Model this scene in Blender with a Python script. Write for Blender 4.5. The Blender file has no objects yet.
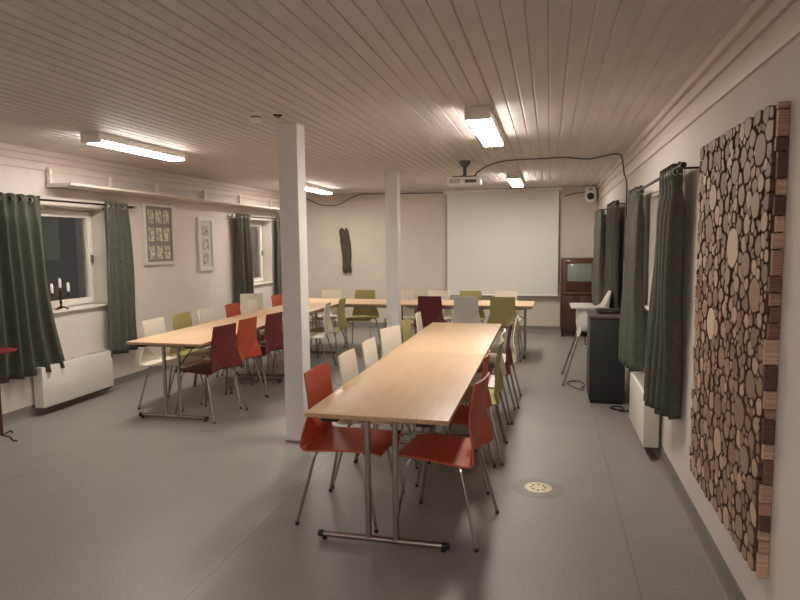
import bpy, bmesh, math, random
from mathutils import Vector, Matrix
C = bpy.context.scene.collection
PI = math.pi
rnd = random.Random(11)

# ------------------------------------------------------------------ measured room
XR, XL, YF, YN, ZC = 0.8126, -4.7361, 10.9655, -2.6, 2.5197
CAM_H = 1.5948

# ------------------------------------------------------------------ materials
def lin(c):
    return tuple(((v/255.0)/12.92 if v/255.0 <= .04045 else ((v/255.0+.055)/1.055)**2.4) for v in c) + (1.0,)

def mat(name, rgb, rough=.5, metal=0.0, var=.06, scale=12.0, bump=0.0, bscale=60.0, spec=.5, coat=0.0, stretch=None):
    m = bpy.data.materials.new(name); m.use_nodes = True
    nt = m.node_tree; b = nt.nodes['Principled BSDF']
    b.inputs['Roughness'].default_value = rough; b.inputs['Metallic'].default_value = metal
    b.inputs['Specular IOR Level'].default_value = spec
    b.inputs['Coat Weight'].default_value = coat
    tc = nt.nodes.new('ShaderNodeTexCoord')
    mp = nt.nodes.new('ShaderNodeMapping'); nt.links.new(tc.outputs['Object'], mp.inputs['Vector'])
    if stretch: mp.inputs['Scale'].default_value = stretch
    n = nt.nodes.new('ShaderNodeTexNoise'); n.inputs['Scale'].default_value = scale; n.inputs['Detail'].default_value = 5
    nt.links.new(mp.outputs['Vector'], n.inputs['Vector'])
    r = nt.nodes.new('ShaderNodeValToRGB'); c = lin(rgb)
    r.color_ramp.elements[0].position = .3; r.color_ramp.elements[1].position = .7
    r.color_ramp.elements[0].color = tuple(v*(1-var) for v in c[:3])+(1,)
    r.color_ramp.elements[1].color = tuple(min(1, v*(1+var)) for v in c[:3])+(1,)
    nt.links.new(n.outputs['Fac'], r.inputs['Fac']); nt.links.new(r.outputs['Color'], b.inputs['Base Color'])
    if bump:
        n2 = nt.nodes.new('ShaderNodeTexNoise'); n2.inputs['Scale'].default_value = bscale; n2.inputs['Detail'].default_value = 4
        nt.links.new(mp.outputs['Vector'], n2.inputs['Vector'])
        bp = nt.nodes.new('ShaderNodeBump'); bp.inputs['Strength'].default_value = bump; bp.inputs['Distance'].default_value = .02
        nt.links.new(n2.outputs['Fac'], bp.inputs['Height']); nt.links.new(bp.outputs['Normal'], b.inputs['Normal'])
    return m

def emit(name, rgb, strength):
    m = bpy.data.materials.new(name); m.use_nodes = True
    b = m.node_tree.nodes['Principled BSDF']
    b.inputs['Base Color'].default_value = (.8, .8, .8, 1)
    b.inputs['Emission Color'].default_value = rgb+(1,); b.inputs['Emission Strength'].default_value = strength
    return m

def ramp_noise_floor():
    m = mat('vinyl_floor', (146, 141, 135), .42, 0, .05, 3.0)
    nt = m.node_tree; b = nt.nodes['Principled BSDF']
    tc = nt.nodes['Texture Coordinate']
    src = b.inputs['Base Color'].links[0].from_socket
    sp = nt.nodes.new('ShaderNodeTexNoise'); sp.inputs['Scale'].default_value = 120; sp.inputs['Detail'].default_value = 3
    nt.links.new(tc.outputs['Object'], sp.inputs['Vector'])
    rp = nt.nodes.new('ShaderNodeValToRGB')
    rp.color_ramp.elements[0].position = .36; rp.color_ramp.elements[0].color = (.76, .76, .76, 1)
    rp.color_ramp.elements[1].position = .64; rp.color_ramp.elements[1].color = (1.17, 1.165, 1.15, 1)
    nt.links.new(sp.outputs['Fac'], rp.inputs['Fac'])
    mx = nt.nodes.new('ShaderNodeMix'); mx.data_type = 'RGBA'; mx.blend_type = 'MULTIPLY'; mx.inputs['Factor'].default_value = 1
    nt.links.new(src, mx.inputs['A']); nt.links.new(rp.outputs['Color'], mx.inputs['B'])
    # welded seams between the vinyl sheets, 2 m apart
    sep = nt.nodes.new('ShaderNodeSeparateXYZ'); nt.links.new(tc.outputs['Object'], sep.inputs['Vector'])
    def mth(op, a, v):
        q = nt.nodes.new('ShaderNodeMath'); q.operation = op; nt.links.new(a, q.inputs[0]); q.inputs[1].default_value = v; return q.outputs[0]
    d = mth('PINGPONG', mth('ADD', sep.outputs['X'], -.42), 1.0)
    lt = mth('LESS_THAN', d, .004)
    mx2 = nt.nodes.new('ShaderNodeMix'); mx2.data_type = 'RGBA'
    nt.links.new(mth('MULTIPLY', lt, .45), mx2.inputs['Factor']); nt.links.new(mx.outputs['Result'], mx2.inputs['A'])
    mx2.inputs['B'].default_value = (.1, .09, .08, 1)
    nt.links.new(mx2.outputs['Result'], b.inputs['Base Color'])
    return m

def wood_mat(name, base, dark, rough=.4, coat=0.0, along='Y', scale=1.0):
    m = bpy.data.materials.new(name); m.use_nodes = True; nt = m.node_tree; b = nt.nodes['Principled BSDF']
    b.inputs['Roughness'].default_value = rough; b.inputs['Coat Weight'].default_value = coat
    tc = nt.nodes.new('ShaderNodeTexCoord'); mp = nt.nodes.new('ShaderNodeMapping')
    s = {'X': (1.2, 22, 22), 'Y': (22, 1.2, 22), 'Z': (22, 22, 1.2)}[along]
    mp.inputs['Scale'].default_value = tuple(v*scale for v in s)
    nt.links.new(tc.outputs['Object'], mp.inputs['Vector'])
    n = nt.nodes.new('ShaderNodeTexNoise'); n.inputs['Scale'].default_value = 2.2; n.inputs['Detail'].default_value = 6
    nt.links.new(mp.outputs['Vector'], n.inputs['Vector'])
    r = nt.nodes.new('ShaderNodeValToRGB'); r.color_ramp.elements[0].position = .32; r.color_ramp.elements[1].position = .66
    r.color_ramp.elements[0].color = lin(dark); r.color_ramp.elements[1].color = lin(base)
    nt.links.new(n.outputs['Fac'], r.inputs['Fac']); nt.links.new(r.outputs['Color'], b.inputs['Base Color'])
    return m

def slice_mat():
    m = bpy.data.materials.new('sawn_wood_end'); m.use_nodes = True; nt = m.node_tree; b = nt.nodes['Principled BSDF']
    b.inputs['Roughness'].default_value = .6
    at = nt.nodes.new('ShaderNodeAttribute'); at.attribute_name = 'tint'
    lo = nt.nodes.new('ShaderNodeAttribute'); lo.attribute_name = 'ring'
    ns = nt.nodes.new('ShaderNodeTexNoise'); ns.inputs['Scale'].default_value = 40; nt.links.new(lo.outputs['Vector'], ns.inputs['Vector'])
    ln = nt.nodes.new('ShaderNodeVectorMath'); ln.operation = 'LENGTH'; nt.links.new(lo.outputs['Vector'], ln.inputs[0])
    a = nt.nodes.new('ShaderNodeMath'); a.operation = 'MULTIPLY_ADD'; nt.links.new(ln.outputs['Value'], a.inputs[0]); a.inputs[1].default_value = 700
    nt.links.new(ns.outputs['Fac'], a.inputs[2])
    sn = nt.nodes.new('ShaderNodeMath'); sn.operation = 'SINE'; nt.links.new(a.outputs[0], sn.inputs[0])
    mr = nt.nodes.new('ShaderNodeMapRange'); mr.inputs['From Min'].default_value = -1; mr.inputs['To Min'].default_value = .74; mr.inputs['To Max'].default_value = 1.08
    nt.links.new(sn.outputs[0], mr.inputs['Value'])
    mx = nt.nodes.new('ShaderNodeVectorMath'); mx.operation = 'SCALE'; nt.links.new(at.outputs['Color'], mx.inputs[0]); nt.links.new(mr.outputs[0], mx.inputs['Scale'])
    nt.links.new(mx.outputs[0], b.inputs['Base Color'])
    return m

def glass_mat():
    m = bpy.data.materials.new('window_glass'); m.use_nodes = True; b = m.node_tree.nodes['Principled BSDF']
    b.inputs['Base Color'].default_value = (1, 1, 1, 1); b.inputs['Roughness'].default_value = 0.02
    b.inputs['Transmission Weight'].default_value = 1; b.inputs['IOR'].default_value = 1.5
    return m

M = dict(
    wall=mat('painted_plaster', (218, 207, 197), .75, 0, .03, 2.5, .22, 9.0),
    wall_far=mat('painted_masonry', (212, 200, 184), .75, 0, .03, 3.0, .3, 7.0),
    trim=mat('painted_trim_boards', (218, 202, 190), .5, 0, .05, 4.0, .08, 14, stretch=(6, .6, 6)),
    ceil=mat('painted_ceiling_boards', (212, 202, 197), .58, 0, .07, 2.0, .1, 5.0, stretch=(5, .8, 5)),
    floor=ramp_noise_floor(),
    skirt=mat('grey_vinyl_skirting', (128, 122, 114), .5),
    white=mat('white_gloss_paint', (232, 224, 212), .4, 0, .02),
    column=mat('white_column_paint', (234, 230, 226), .5, 0, .025, 5, .08, 20),
    heater=mat('white_enamel', (232, 226, 214), .35, 0, .015),
    curtain=mat('dark_green_cotton', (92, 92, 82), .95, 0, .14, 30, .25, 220, .15),
    black=mat('black_plastic', (26, 25, 24), .45, 0, .1),
    rod=mat('dark_iron_rod', (44, 40, 36), .45, .6),
    nickel=mat('nickel_ring', (180, 176, 166), .3, .9),
    chrome=mat('chromed_steel', (176, 170, 162), .22, 1.0, .04),
    mount=mat('grey_ceiling_mount', (104, 110, 110), .5, .3),
    greymetal=mat('grey_painted_steel', (150, 144, 136), .4, .5),
    beech=wood_mat('beech_laminate_along', (226, 192, 154), (218, 181, 142), .40, .05, 'Y'),
    beechx=wood_mat('beech_laminate_across', (220, 186, 146), (208, 170, 128), .42, .05, 'X'),
    beechedge=wood_mat('beech_edge', (196, 160, 120), (178, 142, 102), .5, 0, 'Y'),
    c_red=mat('red_lacquer_ply', (186, 78, 48), .5, 0, .08, 6, coat=.0),
    c_maroon=mat('maroon_lacquer_ply', (106, 34, 38), .5, 0, .08, 6, coat=.0),
    c_white=mat('white_lacquer_ply', (232, 222, 204), .5, 0, .02, 6, coat=.0),
    c_lime=mat('lime_lacquer_ply', (164, 153, 96), .5, 0, .06, 6, coat=.0),
    c_grey=mat('pale_grey_lacquer_ply', (206, 198, 190), .5, 0, .03, 6, coat=.0),
    plastic=mat('white_plastic', (236, 230, 222), .4, 0, .02),
    screen=mat('projection_canvas', (228, 224, 214), .8, 0, .01),
    cab=mat('charcoal_cabinet', (42, 41, 38), .5, 0, .08),
    cabtop=mat('dark_grey_top', (84, 79, 73), .5, 0, .06),
    mahog=wood_mat('dark_mahogany', (84, 46, 32), (58, 32, 24), .35, .3, 'Z'),
    mahog2=wood_mat('light_mahogany', (112, 68, 46), (84, 48, 34), .35, .3, 'X'),
    tube=mat('old_picture_tube', (128, 134, 128), .18, 0, .12, 9, coat=.6),
    grille=mat('speaker_cloth', (74, 44, 32), .9, 0, .2, 90),
    brass=mat('worn_brass', (84, 66, 48), .35, .9, .15),
    candle=mat('white_candle', (246, 240, 230), .5, 0, .01),
    bronze=mat('dark_bronze', (66, 54, 44), .4, .7, .15),
    frame=mat('pale_grey_frame', (214, 208, 198), .45, 0, .02),
    matgrey=mat('grey_picture_mount', (132, 130, 120), .8, 0, .03),
    matpale=mat('pale_grey_mount', (198, 198, 190), .8, 0, .02),
    drift=mat('weathered_driftwood', (86, 74, 62), .9, 0, .35, 14, .6, 40, stretch=(4, 4, .7)),
    back=mat('dark_backing_board', (58, 42, 34), .9),
    bark=mat('bark_brown', (104, 78, 62), .9, 0, .25, 30),
    slice=slice_mat(), glass=glass_mat(),
    drain=mat('steel_drain', (206, 192, 164), .42, .5, .12, 40),
    dish=mat('worn_vinyl_round_the_drain', (140, 134, 127), .45, 0, .05, 10),
    cable=mat('grey_cable', (92, 84, 78), .6),
    cablewhite=mat('painted_conduit', (204, 190, 176), .5),
    redtop=mat('dark_red_lacquer', (122, 38, 40), .4, 0, .06),
    brownpost=mat('brown_post', (92, 48, 34), .5, 0, .1),
    addedfill=emit('added_fill_diffuser', (.98, .94, 1.0), 17.0),  # cool emission for the two added fill lights behind the camera
    tubelight=emit('fluorescent_diffuser', (1.0, .945, .87), 17.0),
)

def picture_mat(name, bg, cols, scale):
    m = bpy.data.materials.new(name); m.use_nodes = True; nt = m.node_tree; b = nt.nodes['Principled BSDF']; b.inputs['Roughness'].default_value = .6
    tc = nt.nodes.new('ShaderNodeTexCoord'); n = nt.nodes.new('ShaderNodeTexNoise'); n.inputs['Scale'].default_value = scale; n.inputs['Detail'].default_value = 2
    oi = nt.nodes.new('ShaderNodeObjectInfo'); sc = nt.nodes.new('ShaderNodeMath'); sc.operation = 'MULTIPLY'; sc.inputs[1].default_value = 37; nt.links.new(oi.outputs['Random'], sc.inputs[0])
    ad = nt.nodes.new('ShaderNodeVectorMath'); nt.links.new(tc.outputs['Object'], ad.inputs[0]); nt.links.new(sc.outputs[0], ad.inputs[1]); nt.links.new(ad.outputs[0], n.inputs['Vector'])
    r = nt.nodes.new('ShaderNodeValToRGB'); e = r.color_ramp.elements
    e[0].position = .40; e[0].color = lin(cols[0]); e[1].position = .60; e[1].color = lin(bg)
    k = e.new(.5); k.color = lin(cols[1])
    nt.links.new(n.outputs['Fac'], r.inputs['Fac']); nt.links.new(r.outputs['Color'], b.inputs['Base Color'])
    return m
M['bot'] = picture_mat('botanical_print', (214, 208, 186), ((146, 148, 112), (182, 178, 150)), 22)
M['photo'] = picture_mat('faded_photo', (196, 184, 172), ((150, 130, 122), (172, 156, 148)), 22)

# ------------------------------------------------------------------ mesh helpers
def add_box(bm, lo, hi, bev=0.0, mi=0):
    lo, hi = Vector(lo), Vector(hi)
    r = bmesh.ops.create_cube(bm, size=1.0, matrix=Matrix.Translation((lo+hi)/2) @ Matrix.Diagonal(Vector((hi-lo)[:]+(1,))))
    vs = r['verts']
    fs = {f for v in vs for f in v.link_faces}
    for f in fs: f.material_index = mi
    if bev > 0:
        es = list({e for v in vs for e in v.link_edges})
        bmesh.ops.bevel(bm, geom=es, offset=bev, segments=2, profile=.6, affect='EDGES')
    return vs

def smooth_path(pts, r=.03, n=4):
    pts = [Vector(p) for p in pts]; out = [pts[0]]
    for a, b, c in zip(pts, pts[1:], pts[2:]):
        d1, d2 = (a-b), (c-b); k = min(r, d1.length*.45, d2.length*.45)
        p, q = b+d1.normalized()*k, b+d2.normalized()*k
        for i in range(n+1):
            t = i/n; out.append(p*(1-t)**2+b*2*t*(1-t)+q*t*t)
    out.append(pts[-1]); return out

def add_tube(bm, pts, r, seg=10, fillet=.0, rads=None, mi=0):
    pts = smooth_path(pts, fillet) if fillet else [Vector(p) for p in pts]
    n = len(pts); rings = []
    t0 = (pts[1]-pts[0]).normalized()
    nrm = t0.orthogonal().normalized()
    for i, p in enumerate(pts):
        if i == 0: t = t0
        elif i == n-1: t = (pts[-1]-pts[-2]).normalized()
        else: t = ((pts[i]-pts[i-1]).normalized()+(pts[i+1]-pts[i]).normalized()).normalized()
        nrm = (nrm-t*nrm.dot(t)).normalized(); bn = t.cross(nrm)
        rr = rads[i] if rads else r
        rings.append([bm.verts.new(p+(nrm*math.cos(a)+bn*math.sin(a))*rr) for a in [2*PI*k/seg for k in range(seg)]])
    for a, b in zip(rings, rings[1:]):
        for k in range(seg):
            f = bm.faces.new((a[k], a[(k+1) % seg], b[(k+1) % seg], b[k])); f.smooth = True; f.material_index = mi
    for rg, fl in ((rings[0], 1), (rings[-1], 0)):
        f = bm.faces.new(rg[::-1] if fl else rg); f.material_index = mi

def add_lathe(bm, prof, ctr=(0, 0, 0), axis='Z', seg=24, mi=0):
    ctr = Vector(ctr); rings = []
    def pos(r, h, a):
        u, v = r*math.cos(a), r*math.sin(a)
        return ctr+Vector({'Z': (u, v, h), 'X': (h, u, v), 'Y': (v, h, u)}[axis])
    for r, h in prof:
        rings.append([bm.verts.new(pos(max(r, 1e-4), h, 2*PI*k/seg)) for k in range(seg)])
    for a, b in zip(rings, rings[1:]):
        for k in range(seg):
            f = bm.faces.new((a[k], a[(k+1) % seg], b[(k+1) % seg], b[k])); f.smooth = True; f.material_index = mi
    bm.faces.new(rings[0][::-1]).material_index = mi; bm.faces.new(rings[-1]).material_index = mi

def add_torus(bm, ctr, R, r, axis='Y', seg=18, s2=6):
    ctr = Vector(ctr); rings = []
    for k in range(seg):
        a = 2*PI*k/seg; ring = []
        for j in range(s2):
            b = 2*PI*j/s2; q = R+r*math.cos(b); h = r*math.sin(b)
            u, v = q*math.cos(a), q*math.sin(a)
            ring.append(bm.verts.new(ctr+Vector({'Y': (u, h, v), 'X': (h, u, v), 'Z': (u, v, h)}[axis])))
        rings.append(ring)
    for k in range(seg):
        a, b = rings[k], rings[(k+1) % seg]
        for j in range(s2):
            f = bm.faces.new((a[j], a[(j+1) % s2], b[(j+1) % s2], b[j])); f.smooth = True

def add_prism(bm, poly, h0, h1, place, mi=0):
    a = [bm.verts.new(place(u, v, h0)) for u, v in poly]; b = [bm.verts.new(place(u, v, h1)) for u, v in poly]
    n = len(poly)
    bm.faces.new(a[::-1]).material_index = mi; bm.faces.new(b).material_index = mi
    for i in range(n): bm.faces.new((a[i], a[(i+1) % n], b[(i+1) % n], b[i])).material_index = mi

def mesh_of(name, bm, mats, sharp=35):
    bmesh.ops.recalc_face_normals(bm, faces=bm.faces[:])
    me = bpy.data.meshes.new(name); bm.to_mesh(me); bm.free()
    for m in (mats if isinstance(mats, (list, tuple)) else [mats]): me.materials.append(m)
    for p in me.polygons: p.use_smooth = True
    if sharp is not None: me.set_sharp_from_angle(angle=math.radians(sharp))
    return me

def link(name, me, parent=None, loc=(0, 0, 0), rotz=0):
    o = bpy.data.objects.new(name, me); C.objects.link(o); o.parent = parent
    o.location = loc; o.rotation_euler = (0, 0, rotz); return o

def obj(name, bm, mats, parent=None, sharp=35):
    return link(name, mesh_of(name, bm, mats, sharp), parent)

def boxobj(name, lo, hi, m, parent=None, bev=.003):
    bm = bmesh.new(); add_box(bm, lo, hi, bev); return obj(name, bm, m, parent)

def tag(o, label, cat, group=None):
    o['label'] = label; o['category'] = cat
    if group: o['group'] = group
    return o

def thing(name, label, cat, loc=(0, 0, 0), rotz=0, group=None):
    return tag(link(name, None, None, loc, rotz), label, cat, group)

def struct(name, bm, m, sharp=35):
    o = obj(name, bm, m, None, sharp); o['kind'] = 'structure'; return o

def dup(root, loc, rotz, label, group=None):
    r = root.copy(); C.objects.link(r); r.location = loc; r.rotation_euler = (0, 0, rotz); r['label'] = label
    if group: r['group'] = group
    for ch in list(root.children):
        c = ch.copy(); C.objects.link(c); c.parent = r
        for g in list(ch.children):
            d = g.copy(); C.objects.link(d); d.parent = c
    return r

# ------------------------------------------------------------------ room shell
bm = bmesh.new(); add_box(bm, (XL-.3, YN-.3, -.12), (XR+.3, YF+.3, 0)); struct('floor', bm, M['floor'])

# ceiling: tongue-and-groove boards running away from the camera
bm = bmesh.new(); x = XL-.02; w = .0912
z0, z1 = ZC, ZC+.1
prof = []
while x < XR+.02:
    prof += [(x+.002, ZC+.007), (x+.011, ZC), (x+w-.004, ZC), (x+w-.001, ZC+.007)]; x += w
va = [bm.verts.new((px, YN-.3, pz)) for px, pz in prof]; vb = [bm.verts.new((px, YF+.3, pz)) for px, pz in prof]
for i in range(len(prof)-1): bm.faces.new((va[i], va[i+1], vb[i+1], vb[i]))
add_box(bm, (XL-.3, YN-.3, ZC+.012), (XR+.3, YF+.3, ZC+.14))
struct('ceiling', bm, M['ceil'], 15)

def wall_with_holes(name, xa, xb, holes, m):
    ys = sorted({YN-.3, YF+.3}|{h[0] for h in holes}|{h[1] for h in holes})
    zs = sorted({-.12, ZC+.14}|{h[2] for h in holes}|{h[3] for h in holes})
    bm = bmesh.new()
    def inside(y, z): return any(h[0] < y < h[1] and h[2] < z < h[3] for h in holes)
    ny, nz = len(ys)-1, len(zs)-1
    solid = [[not inside((ys[i]+ys[i+1])/2, (zs[j]+zs[j+1])/2) for j in range(nz)] for i in range(ny)]
    V = {}
    def v(x, y, z):
        k = (x, y, z)
        if k not in V: V[k] = bm.verts.new(k)
        return V[k]
    for i in range(ny):
        for j in range(nz):
            if not solid[i][j]: continue
            y0, y1, a, b = ys[i], ys[i+1], zs[j], zs[j+1]
            for xx in (xa, xb): bm.faces.new((v(xx, y0, a), v(xx, y1, a), v(xx, y1, b), v(xx, y0, b)))
            for di, dj, q in ((-1, 0, ((y0, a), (y0, b))), (1, 0, ((y1, a), (y1, b))), (0, -1, ((y0, a), (y1, a))), (0, 1, ((y0, b), (y1, b)))):
                ii, jj = i+di, j+dj
                if not (0 <= ii < ny and 0 <= jj < nz) or not solid[ii][jj]:
                    (p, r), (s, t) = q
                    bm.faces.new((v(xa, p, r), v(xa, s, t), v(xb, s, t), v(xb, p, r)))
    return struct(name, bm, m)
W1 = (4.62, 5.77, .94, 2.0); W2 = (8.72, 9.87, .92, 2.0)
W3 = (4.10, 5.42, 1.03, 1.96); W4 = (7.7, 9.1, 1.03, 1.96)
wall_with_holes('wall_left', XL-.3, XL, [W1, W2], M['wall'])
wall_with_holes('wall_right', XR, XR+.3, [W3, W4], M['wall'])
bm = bmesh.new(); add_box(bm, (XL, YF, 0), (XR, YF+.3, ZC)); struct('wall_far', bm, M['wall_far'])
bm = bmesh.new(); add_box(bm, (XL, YN-.3, 0), (XR, YN, ZC)); struct('wall_near', bm, M['wall'])

# coved vinyl skirting
def skirting(name, axis, pos, sgn, a, b):
    bm = bmesh.new(); prof = [(0, .105), (.004, .105), (.005, .045), (.009, .022), (.02, .007), (.036, .002), (.036, 0), (0, 0)]
    P = (lambda d, s, z: (pos+sgn*d, s, z)) if axis == 'x' else (lambda d, s, z: (s, pos+sgn*d, z))
    A = [bm.verts.new(P(d, a, z)) for d, z in prof]; B = [bm.verts.new(P(d, b, z)) for d, z in prof]
    for i in range(len(prof)): bm.faces.new((A[i], A[(i+1) % len(prof)], B[(i+1) % len(prof)], B[i]))
    bm.faces.new(A); bm.faces.new(B[::-1]); struct(name, bm, M['skirt'])
skirting('baseboard_left', 'x', XL, 1, YN, YF); skirting('baseboard_right', 'x', XR, -1, YN, YF)
skirting('baseboard_far', 'y', YF, -1, XL, XR); skirting('baseboard_near', 'y', YN, 1, XL, XR)

# painted boards along the top of the walls
def top_boards(name, axis, pos, sgn, a, b, boards):
    bm = bmesh.new()
    for z0, z1, t in boards:
        d0, d1 = sorted((pos, pos+sgn*t))
        if axis == 'x': add_box(bm, (d0, a, z0), (d1, b, z1), .003)
        else: add_box(bm, (a, d0, z0), (b, d1, z1), .003)
    struct(name, bm, M['trim'])
top_boards('trim_1', 'x', XL, 1, YN, YF, [(2.325, 2.398, .018), (2.402, 2.462, .018), (2.466, ZC, .018)])
top_boards('trim_2', 'x', XR, -1, YN, YF, [(2.278, 2.392, .016), (2.395, 2.415, .03), (2.417, 2.47, .02), (2.472, ZC, .045)])
top_boards('trim_3', 'y', YF, -1, XL+.02, XR-.05, [(2.33, 2.40, .018), (2.404, 2.463, .018), (2.467, ZC, .024)])

def window(name, hole, xin, sgn, handle_right=True):
    """casement set back in a reveal; sgn points into the room"""
    y0, y1, z0, z1 = hole
    root = link(name, None, None, (0, 0, 0)); root['kind'] = 'structure'
    xg = xin-sgn*.19                         # sash plane
    def fr(a0, a1, b0, b1, wd, d0, d1):
        bm = bmesh.new(); lo, hi = sorted((xg+sgn*d0, xg+sgn*d1))
        add_box(bm, (lo, a0, b0), (hi, a0+wd, b1), .004); add_box(bm, (lo, a1-wd, b0), (hi, a1, b1), .004)
        add_box(bm, (lo, a0+wd, b0), (hi, a1-wd, b0+wd), .004); add_box(bm, (lo, a0+wd, b1-wd), (hi, a1-wd, b1), .004)
        return bm
    obj('window_frame', fr(y0+.001, y1-.001, z0+.001, z1-.001, .035, -.05, .02), M['white'], root)
    s = obj('sash', fr(y0+.037, y1-.037, z0+.037, z1-.037, .065, -.03, .04), M['white'], root)
    boxobj('pane', (xg-.004, y0+.10, z0+.10), (xg+.004, y1-.10, z1-.10), M['glass'], root, 0)
    hy = y1-.07; bm = bmesh.new(); lo, hi = sorted((xg+sgn*.04, xg+sgn*.075))
    add_box(bm, (lo, hy-.011, (z0+z1)/2-.06), (hi, hy+.011, (z0+z1)/2+.03), .004)
    obj('window_handle', bm, M['nickel'], s)
    lo, hi = sorted((xin-sgn*.17, xin+sgn*.035))
    boxobj('window_sill', (lo, y0+.002, z0+.001), (hi, y1-.002, z0+.022), M['white'], root, .004)
    # white board lining the reveal
    bm = bmesh.new(); lo, hi = sorted((xg+sgn*.02, xin+sgn*.006))
    add_box(bm, (lo, y0+.0005, z0+.022), (hi, y0+.012, z1-.0005), .001); add_box(bm, (lo, y1-.012, z0+.022), (hi, y1-.0005, z1-.0005), .001)
    add_box(bm, (lo, y0+.012, z1-.012), (hi, y1-.012, z1-.0005), .001)
    obj('reveal_lining', bm, M['white'], root)
window('window_1', W1, XL, 1); window('window_2', W2, XL, 1); window('window_3', W3, XR, -1); window('window_4', W4, XR, -1)

# ------------------------------------------------------------------ columns
def column(x0, x1, y0, y1, label):
    t = thing('support_column', label, 'column', ((x0+x1)/2, (y0+y1)/2, 0), 0)
    a, b = (x1-x0)/2, (y1-y0)/2
    bm = bmesh.new(); add_box(bm, (-a, -b, .018), (a, b, ZC+.003), .006); obj('shaft', bm, M['column'], t)
    bm = bmesh.new(); add_box(bm, (-a-.003, -b-.003, 0), (a+.003, b+.003, .02), .002); obj('base_strip', bm, M['skirt'], t)
column(-2.045, -1.885, 4.43, 4.59, 'square white wooden column in front, left of the long centre table')
column(-2.045, -1.885, 7.60, 7.76, 'square white column farther back, in front of the far wall beside the screen')

# ------------------------------------------------------------------ fluorescent fittings
def fitting(x, y0, y1, label, group='ceiling lights', em='tubelight'):
    t = thing('ceiling_light', label, 'ceiling light', (x, (y0+y1)/2, ZC), 0, group); L = (y1-y0)/2
    boxobj('housing', (-.085, -L, -.066), (.085, L, 0), M['plastic'], t, .004)
    bm = bmesh.new(); add_box(bm, (-.080, -L+.03, -.082), (.080, L-.03, -.066), .006); obj('diffuser', bm, M[em], t)
    for s in (-1, 1):
        a, b = sorted((s*L, s*(L-.031)))
        boxobj('end_cap', (-.088, a-(.004 if s < 0 else 0), -.087), (.088, b+(.004 if s > 0 else 0), -.001), M['plastic'], t, .006)
fitting(-.487, 4.27, 5.55, 'long fluorescent ceiling light nearest the camera, above the centre table')
fitting(-.48, 8.40, 9.66, 'small distant fluorescent ceiling light just in front of the projection screen')
fitting(-3.63, 4.30, 5.52, 'long fluorescent ceiling light by the left wall, above the left table row')
fitting(-3.68, 8.66, 9.94, 'fluorescent ceiling light half hidden behind the front column')

fitting(-.49, -1.7, -.42, 'added fill light, unseen behind the camera, on the right', em='addedfill')  # unseen fill, added to brighten the column fronts and near ceiling
fitting(-3.62, -1.7, -.42, 'added fill light, unseen behind the camera, on the left', em='addedfill')  # second added fill, shaped like the real fittings

# ------------------------------------------------------------------ chairs
def chair_shell():
    # centre-line profile from seat front to back top: (y, z, half width, crease strength, concave)
    rows = [(.228, .424, .178, 0, 0), (.218, .437, .188, 0, 0), (.195, .447, .195, 0, 0), (.14, .452, .201, 0, 0), (.05, .451, .208, 0, 0),
            (-.04, .448, .215, 0, .0), (-.10, .446, .220, .3, 0), (-.140, .446, .223, .8, 0), (-.166, .451, .225, 1.0, 0), (-.180, .464, .225, 1.0, 0),
            (-.186, .485, .221, 1.0, 0), (-.191, .52, .210, 1.0, .0), (-.197, .56, .197, 1.0, .002), (-.202, .60, .184, 1.0, .005), (-.206, .63, .176, 1.0, .008),
            (-.211, .67, .172, 0, .011), (-.219, .73, .168, 0, .013), (-.230, .80, .165, 0, .014), (-.238, .852, .163, 0, .014), (-.2395, .862, .158, 0, .014)]
    NI, NO = 5, 4; NT = 2*(NI+NO); g = []
    for (y, z, hw, cr, cc) in rows:
        row = []
        u0 = max(0, (z-.455)/.19); u = min(.94, max(.08, u0)) if cr else (.08 if z < .46 else .94)
        tp = [u*i/NI for i in range(NI)]+[u+(1-u)*i/NO for i in range(NO+1)]
        for t in [-v for v in tp[:0:-1]]+tp:
            off = .056*max(0, abs(t)-u0)*cr
            row.append(Vector((t*hw, y-off+cc*t*t, z-.010*max(0, abs(t)-u0)*cr)))
        g.append(row)
    crease = {NO, NT-NO}
    n = len(rows); nor = []
    for i in range(n):
        r = []
        for k in range(NT+1):
            du = g[min(i+1, n-1)][k]-g[max(i-1, 0)][k]; dv = g[i][min(k+1, NT)]-g[i][max(k-1, 0)]
            r.append(dv.cross(du).normalized())
        nor.append(r)
    th = .010
    if nor[4][NT//2].z > 0: sgn = -1
    else: sgn = 1
    low = [[g[i][k]+nor[i][k]*sgn*th for k in range(NT+1)] for i in range(n)]
    def build(i0, i1, capstart, capend):
        bm = bmesh.new()
        A = [[bm.verts.new(g[i][k]) for k in range(NT+1)] for i in range(i0, i1+1)]
        B = [[bm.verts.new(low[i][k]) for k in range(NT+1)] for i in range(i0, i1+1)]
        m = i1-i0
        for i in range(m):
            for k in range(NT):
                bm.faces.new((A[i][k], A[i][k+1], A[i+1][k+1], A[i+1][k])); bm.faces.new((B[i][k], B[i+1][k], B[i+1][k+1], B[i][k+1]))
            for k in (0, NT): bm.faces.new((A[i][k], A[i+1][k], B[i+1][k], B[i][k]))
        for i in (0, m):
            for k in range(NT): bm.faces.new((A[i][k], A[i][k+1], B[i][k+1], B[i][k]))
        bmesh.ops.recalc_face_normals(bm, faces=bm.faces[:])
        for e in bm.edges:
            if len(e.link_faces) == 2 and e.calc_face_angle(0) > math.radians(42): e.smooth = False
        for S in (A, B):
            for i in range(m):
                for k in crease:
                    e = bm.edges.get((S[i][k], S[i+1][k]))
                    if e and len(e.link_faces) == 2 and e.calc_face_angle(0) > math.radians(7): e.smooth = False
        return bm
    return build(0, 9, 1, 0), build(9, n-1, 0, 1)

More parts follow.
